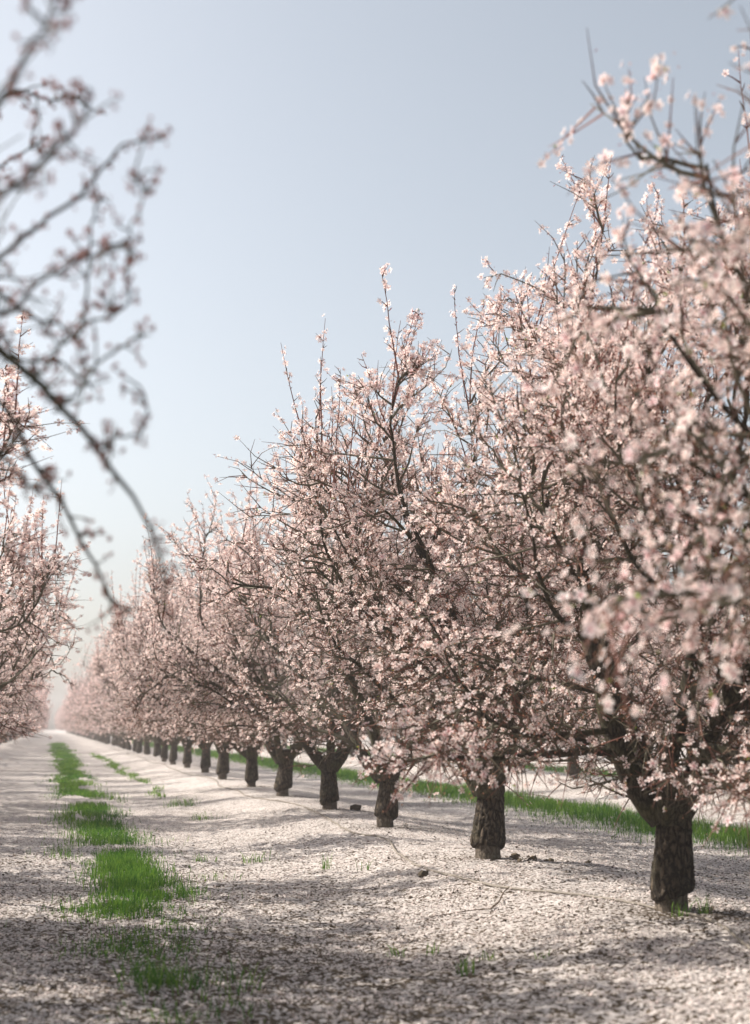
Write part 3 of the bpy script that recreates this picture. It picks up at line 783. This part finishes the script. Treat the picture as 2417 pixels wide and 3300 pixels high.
# ------------------------------------------------------------------ haze
HAZE = .0014
def haze():
    m, n, out = mat("haze_air")
    v = N(n, 'ShaderNodeVolumePrincipled'); v.inputs['Color'].default_value = (.93, .93, .95, 1); v.inputs['Density'].default_value = HAZE; v.inputs['Anisotropy'].default_value = 0.0
    n.links.new(v.outputs[0], out.inputs['Volume'])
    x0, x1, y0, y1, z0, z1 = -60, 60, -20, 420, -1.4, 9.5
    V = np.array([(x, y, z) for x in (x0, x1) for y in (y0, y1) for z in (z0, z1)])
    q = np.array([(0, 1, 3, 2), (4, 6, 7, 5), (0, 4, 5, 1), (2, 3, 7, 6), (0, 2, 6, 4), (1, 5, 7, 3)])
    link("haze", Geo().add(V, q).mesh("haze", [m]), kind='stuff', label="thin bright spring haze in the air over the orchard", cat="haze")
haze()

# ------------------------------------------------------------------ grass
def blades(x, y, h, wd, rg, lean=.5, tint=None):
    n = len(x); z = ground_z(x, y) - .01
    a = rg.uniform(0, 2 * pi, n); u = np.stack([np.cos(a), np.sin(a), 0 * a], -1)
    b = rg.uniform(0, 2 * pi, n); l = np.stack([np.cos(b), np.sin(b), 0 * b], -1) * (lean * rg.uniform(.1, 1, n) * h)[:, None]
    B = np.stack([x, y, z], -1); up = np.array([0, 0, 1.])
    V = np.stack([B - u * wd[:, None] / 2, B + u * wd[:, None] / 2,
                  B + l * .35 + up * (h * .6)[:, None] - u * wd[:, None] * .4, B + l * .35 + up * (h * .6)[:, None] + u * wd[:, None] * .4,
                  B + l + up * (h * rg.uniform(.8, 1, n))[:, None]], 1)
    i = np.arange(n)[:, None] * 5
    q = i + np.array([[0, 1, 3, 2]]); t = i + np.array([[2, 3, 4]])
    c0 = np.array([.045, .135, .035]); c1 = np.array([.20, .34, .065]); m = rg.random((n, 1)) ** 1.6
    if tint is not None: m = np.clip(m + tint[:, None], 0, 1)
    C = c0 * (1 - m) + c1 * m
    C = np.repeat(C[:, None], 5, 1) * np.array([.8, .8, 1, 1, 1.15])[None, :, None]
    return V.reshape(-1, 3), [q, t], C.reshape(-1, 3)

def lane_grass():
    rg = np.random.default_rng(5); g = Geo()
    # patches (centre x, centre y, half width, half length, density, height)
    patches = [(.60, 7.95, .15, .30, .26, .15), (.92, 7.8, .15, .2, .16, .16), (.70, 7.1, .30, .3, .10, .08), (.55, 9.3, .32, .5, .25, .06), (.72, 10.3, .28, .5, .22, .06),
               (.50, 11.3, .3, .6, .45, .08), (.74, 13.4, .27, 1.35, .55, .12), (.85, 12.3, .26, .7, .6, .09), (.72, 15.2, .25, .8, .5, .10)]
    for x, y, hw, hl, de, h in patches:
        n = int(de * hw * hl * 4 * 5200)
        X = x + rg.normal(size=n) * hw * .62; Y = y + rg.normal(size=n) * hl * .62
        k = vnoise(X * 7, Y * 5, 41) > -.45 + .3 * rg.random(n); X, Y = X[k], Y[k]
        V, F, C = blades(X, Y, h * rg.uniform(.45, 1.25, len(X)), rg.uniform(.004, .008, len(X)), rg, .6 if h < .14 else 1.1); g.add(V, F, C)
    n = 26000
    Y = 15.5 * (130 / 15.5) ** rg.random(n)
    wob = .12 * vnoise(Y * .22, Y * 0, 42)
    X = .68 + wob + rg.normal(size=n) * (.24 + .10 * vnoise(Y * .55, Y * 0 + 9, 43))
    k = vnoise(X * 2.2, Y * .55, 44) > -.42; X, Y = X[k], Y[k]
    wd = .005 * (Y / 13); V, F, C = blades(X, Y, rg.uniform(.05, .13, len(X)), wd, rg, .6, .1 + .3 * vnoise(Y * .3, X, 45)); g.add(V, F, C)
    link("grass", g.mesh("grass", [M_GRASS]), kind='stuff', label="broken strip of fresh green grass along the lane centre", cat="grass")
    g = Geo(); n = 2600
    Y = 24 * (75 / 24) ** rg.random(n); X = 2.2 + rg.normal(size=n) * .12
    k = vnoise(X * 3, Y * .6, 46) > .12; X, Y = X[k], Y[k]
    V, F, C = blades(X, Y, rg.uniform(.05, .14, len(X)), .005 * Y / 13, rg, .6, np.full(len(X), .3)); g.add(V, F, C)
    link("grass", g.mesh("grass", [M_GRASS]), kind='stuff', label="thin yellowish grass line between lane grass and the right tree row", cat="grass")
    for xc, hw, y0, y1, n, h0, lb in ((8.0, .85, 11, 150, 38000, .30, "tall green grass strip behind the right row of trunks"), (15.7, .9, 24, 150, 22000, .25, "far green grass strip beyond the second tree row")):
        g = Geo(); Y = y0 * (y1 / y0) ** rg.random(n)
        dx = np.clip(rg.normal(size=n) * .6, -1.5, 1.5)
        h = h0 * (.25 + .75 * np.exp(-(dx / .85) ** 2))
        X = xc + dx * hw + .15 * vnoise(Y * .3, Y * 0, 47)
        k = vnoise(X * 1.5, Y * .7, 48) > -.65; X, Y, h = X[k], Y[k], h[k]
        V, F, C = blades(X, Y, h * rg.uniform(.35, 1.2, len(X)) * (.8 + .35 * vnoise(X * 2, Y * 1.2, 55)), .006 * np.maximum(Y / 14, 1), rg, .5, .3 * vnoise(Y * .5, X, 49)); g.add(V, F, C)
        link("grass", g.mesh("grass", [M_GRASS]), kind='stuff', label=lb, cat="grass")
lane_grass()

def tuft(x, y, h, n, label, spread=.03):
    rg = np.random.default_rng(int(x * 1000 + y * 77))
    X = x + rg.normal(size=n) * spread; Y = y + rg.normal(size=n) * spread
    V, F, C = blades(X, Y, h * rg.uniform(.5, 1.1, n), rg.uniform(.005, .009, n), rg, .8, np.full(n, .25))
    b = np.array([x, y, float(ground_z(x, y))])
    link("grass_tuft", Geo().add(V - b, F, C).mesh("grass_tuft", [M_GRASS]), label=label, cat="grass tuft", group="small grass tufts on the petal ground", loc=b)
tuft(3.86, 8.70, .13, 16, "small bright grass tuft right in front of the thick nearest trunk")
tuft(4.03, 8.72, .17, 22, "taller grass tuft at the right foot of the thick nearest trunk")
tuft(1.55, 15.0, .12, 26, "thin grass tuft just right of the dense lane grass, farther of two", .08)
tuft(1.42, 13.2, .12, 26, "thin grass tuft just right of the dense lane grass, nearer one", .09)
tuft(2.04, 14.7, .15, 34, "wispy grass tuft midway between lane grass and third trunk", .07)
tuft(2.48, 13.3, .20, 16, "lone tall wispy grass stalks on petals below the third trunk", .05)
tuft(2.75, 12.9, .13, 8, "pair of thin upright stalks beside the lone wispy tuft", .04)
tuft(2.21, 21.4, .15, 40, "small blurred green tuft left of the fifth trunk", .12)
tuft(2.21, 25.0, .20, 90, "yellowish bushy grass tuft at the berm foot far up the lane", .16)
tuft(2.02, 8.6, .09, 14, "tiny seedling tuft on dark soil at bottom centre, left one", .03)
tuft(2.24, 8.55, .09, 12, "tiny seedling tuft at bottom centre, middle of three", .03)
tuft(2.20, 7.75, .11, 24, "frontmost seedling tuft on speckled ground at bottom centre", .03)
tuft(2.42, 8.1, .08, 14, "tiny seedling tuft at bottom right of centre", .03)
tuft(2.70, 7.9, .07, 8, "smallest seedling tuft toward the bottom right corner", .02)

# ------------------------------------------------------------------ fallen petals, clods, hose, twig
def fallen():
    rg = np.random.default_rng(12); n = 105000
    Y = 5.4 * (24 / 5.4) ** rg.random(n)
    X = -.035 * Y - .7 + rg.random(n) * (.545 * Y + 1.3)
    cl = vnoise(X * 2.2, Y * 2.2, 51) + .5 * vnoise(X * 6, Y * 6, 52) + .9 * vnoise(X * 17, Y * 17, 54)
    bare = 1.0 * np.exp(-((X - 1.2) / 1.4) ** 2) * np.clip((14 - Y) / 6, 0, 1)
    for ty in TREE_Y_R[:5]: bare += 2.2 * np.exp(-(((X - 4.02) / .45) ** 2 + ((Y - ty + .08) / .36) ** 2))
    k = (cl - bare * .5 > -.5 + .4 * rg.random(n)) & (X < 7); X, Y = X[k], Y[k]; n = len(X)
    Z = ground_z(X, Y) + micro_z(X, Y) * np.clip((30 - Y) / 14, 0, 1) + rg.uniform(.001, .012, n)
    tv = np.array([(-.5, 0, .0), (0, -.36, .12), (.5, 0, .05), (0, .36, .12)]); tf = [np.array([[0, 1, 3], [1, 2, 3]])]
    nn = np.array([0, 0, 1.]) + rg.normal(size=(n, 3)) * .32
    V, F, C = stamp(tv, tf, np.array([(.82, .74, .70), (.86, .81, .78), (.86, .82, .78), (.86, .81, .78)]), frames(rg, nn), rg.uniform(.014, .026, n), np.stack([X, Y, Z], -1), rg.uniform(.68, .96, (n, 1)) * (1 - rg.beta(1.2, 4, (n, 1)) * np.array([[0, .16, .18]])))
    link("fallen_petals", Geo().add(V, F, C).mesh("fallen_petals", [M_PETAL]), kind='stuff', label="pale pink fallen petals strewn over the soil", cat="petals")
fallen()

def lump(rg):
    p = (1 + 5 ** .5) / 2
    v = nrm(np.array([(-1, p, 0), (1, p, 0), (-1, -p, 0), (1, -p, 0), (0, -1, p), (0, 1, p), (0, -1, -p), (0, 1, -p), (p, 0, -1), (p, 0, 1), (-p, 0, -1), (-p, 0, 1)]))
    f = np.array([(0, 11, 5), (0, 5, 1), (0, 1, 7), (0, 7, 10), (0, 10, 11), (1, 5, 9), (5, 11, 4), (11, 10, 2), (10, 7, 6), (7, 1, 8), (3, 9, 4), (3, 4, 2), (3, 2, 6), (3, 6, 8), (3, 8, 9), (4, 9, 5), (2, 4, 11), (6, 2, 10), (8, 6, 7), (9, 8, 1)])
    return v * (1 + rg.uniform(-.3, .25, (12, 1))) * [1, 1, .7], f
def clods():
    rg = np.random.default_rng(17); g = Geo(); n = 9000
    Y = 5.6 * (20 / 5.6) ** rg.random(n); X = -.035 * Y - .4 + rg.random(n) * (.545 * Y + .8)
    k = (vnoise(X * 1.6, Y * 1.6, 53) > .0) | (rg.random(n) < .2); X, Y = X[k], Y[k]; n = len(X)
    v = np.array([(1, 0, 0), (-1, .1, 0), (.1, 1, 0), (0, -1, .1), (0, .1, .8), (.1, 0, -.8)], float); f = np.array([(0, 2, 4), (2, 1, 4), (1, 3, 4), (3, 0, 4), (2, 0, 5), (1, 2, 5), (3, 1, 5), (0, 3, 5)])
    S = rg.gamma(2.0, .0027, n).clip(.003, .018)
    V, F, C = stamp(v, [f], np.ones((6, 3)), frames(rg, np.array([0, 0, 1.]) + rg.normal(size=(n, 3)) * .1), S, np.stack([X, Y, ground_z(X, Y) + micro_z(X, Y) + S * .2], -1), rg.uniform(.6, 1.3, (n, 1)) * np.array([[.075, .055, .038]]))
    g.add(V, F, C); link("soil_crumbs", g.mesh("soil_crumbs", [M_CLOD]), kind='stuff', label="dark crumbs of soil among the fallen petals", cat="soil")
    spots = [(4.10, 12.80, .055), (4.20, 12.62, .05), (4.27, 12.80, .04), (4.31, 12.55, .028), (4.42, 12.75, .035), (4.05, 12.50, .03), (4.50, 12.55, .022), (4.72, 12.62, .042), (4.16, 12.95, .045)]
    for x, y, r in spots:
        v, f = lump(rg)
        c = np.array([.12, .095, .065]) * rg.uniform(.8, 1.3)
        link("soil_clod", Geo().add(v * r, f, c).mesh("soil_clod", [M_CLOD]), label="brown soil clod heaped at the right foot of the forked in-focus trunk", cat="soil clod", group="clods beside the forked trunk", loc=(x, y, float(ground_z(x, y)) + r * .15))
    for x, y, r, lb in ((3.02, 11.9, .055, "lone dark soil clod on the petals below the gap between third and forked trunk"), (4.28, 20.7, .09, "dark clod right of the fourth of the farther trunks")):
        v, f = lump(rg)
        link("soil_clod", Geo().add(v * r, f, (.075, .06, .04)).mesh("soil_clod", [M_CLOD]), label=lb, cat="soil clod", loc=(x, y, float(ground_z(x, y)) + r * .3))
clods()

def hose():
    rg = np.random.default_rng(3)
    pts = [(3.45, 3.0), (3.3, 5.2), (3.5, 6.6), (3.66, 7.38), (3.84, 8.04), (3.92, 8.6), (3.80, 9.3), (3.67, 9.78), (3.31, 10.59), (3.2, 11.5), (3.14, 12.44), (3.22, 13.6), (3.45, 15.0), (3.42, 15.6), (3.31, 16.2), (3.45, 18)]
    y = 20.
    while y < 90: pts.append((3.5 + rng.uniform(-.15, .15), y)); y += 2.5
    P = np.array([(x, y_, 0) for x, y_ in pts]); Q, R = fine(P, np.full(len(P), .010), 420)
    Q[:, 2] = ground_z(Q[:, 0], Q[:, 1]) + .011
    V, q = tubes(Q[None], R[None], 8)
    link("irrigation_hose", Geo().add(V, q, (.21, .185, .155)).mesh("irrigation_hose", [M_HOSE], True), label="dusty grey drip irrigation hose winding along the petal covered berm", cat="hose")
    P = np.array([(2.95, 9.75, 0), (3.05, 9.9, 0), (3.16, 10.15, 0), (3.27, 10.35, 0)]); Q, R = fine(P, np.array([.006, .006, .005, .003]), 14)
    Q[:, 2] = ground_z(Q[:, 0], Q[:, 1]) + np.linspace(.012, .05, 14)
    V, q = tubes(Q[None], R[None], 6)
    P2 = np.array([(2.95, 9.75, 0), (2.85, 9.80, 0), (2.70, 9.82, 0), (2.55, 9.86, 0)]); Q2, R2 = fine(P2, np.array([.005, .004, .003, .002]), 12)
    Q2[:, 2] = ground_z(Q2[:, 0], Q2[:, 1]) + .012
    V2, q2 = tubes(Q2[None], R2[None], 6)
    link("fallen_twig", Geo().add(V, q, (.12, .085, .055)).add(V2, q2, (.14, .10, .07)).mesh("fallen_twig", [M_TWIG]), label="bent dry twig lying on the petals beside the hose", cat="twig")
hose()
print("TRIS", sum(sum(len(p.vertices) - 2 for p in ()) or len(m.loops) - 2 * len(m.polygons) for m in bpy.data.meshes), "OBJ", len(bpy.data.objects), [v.nb for v in (VA, VB, VC, VD)])
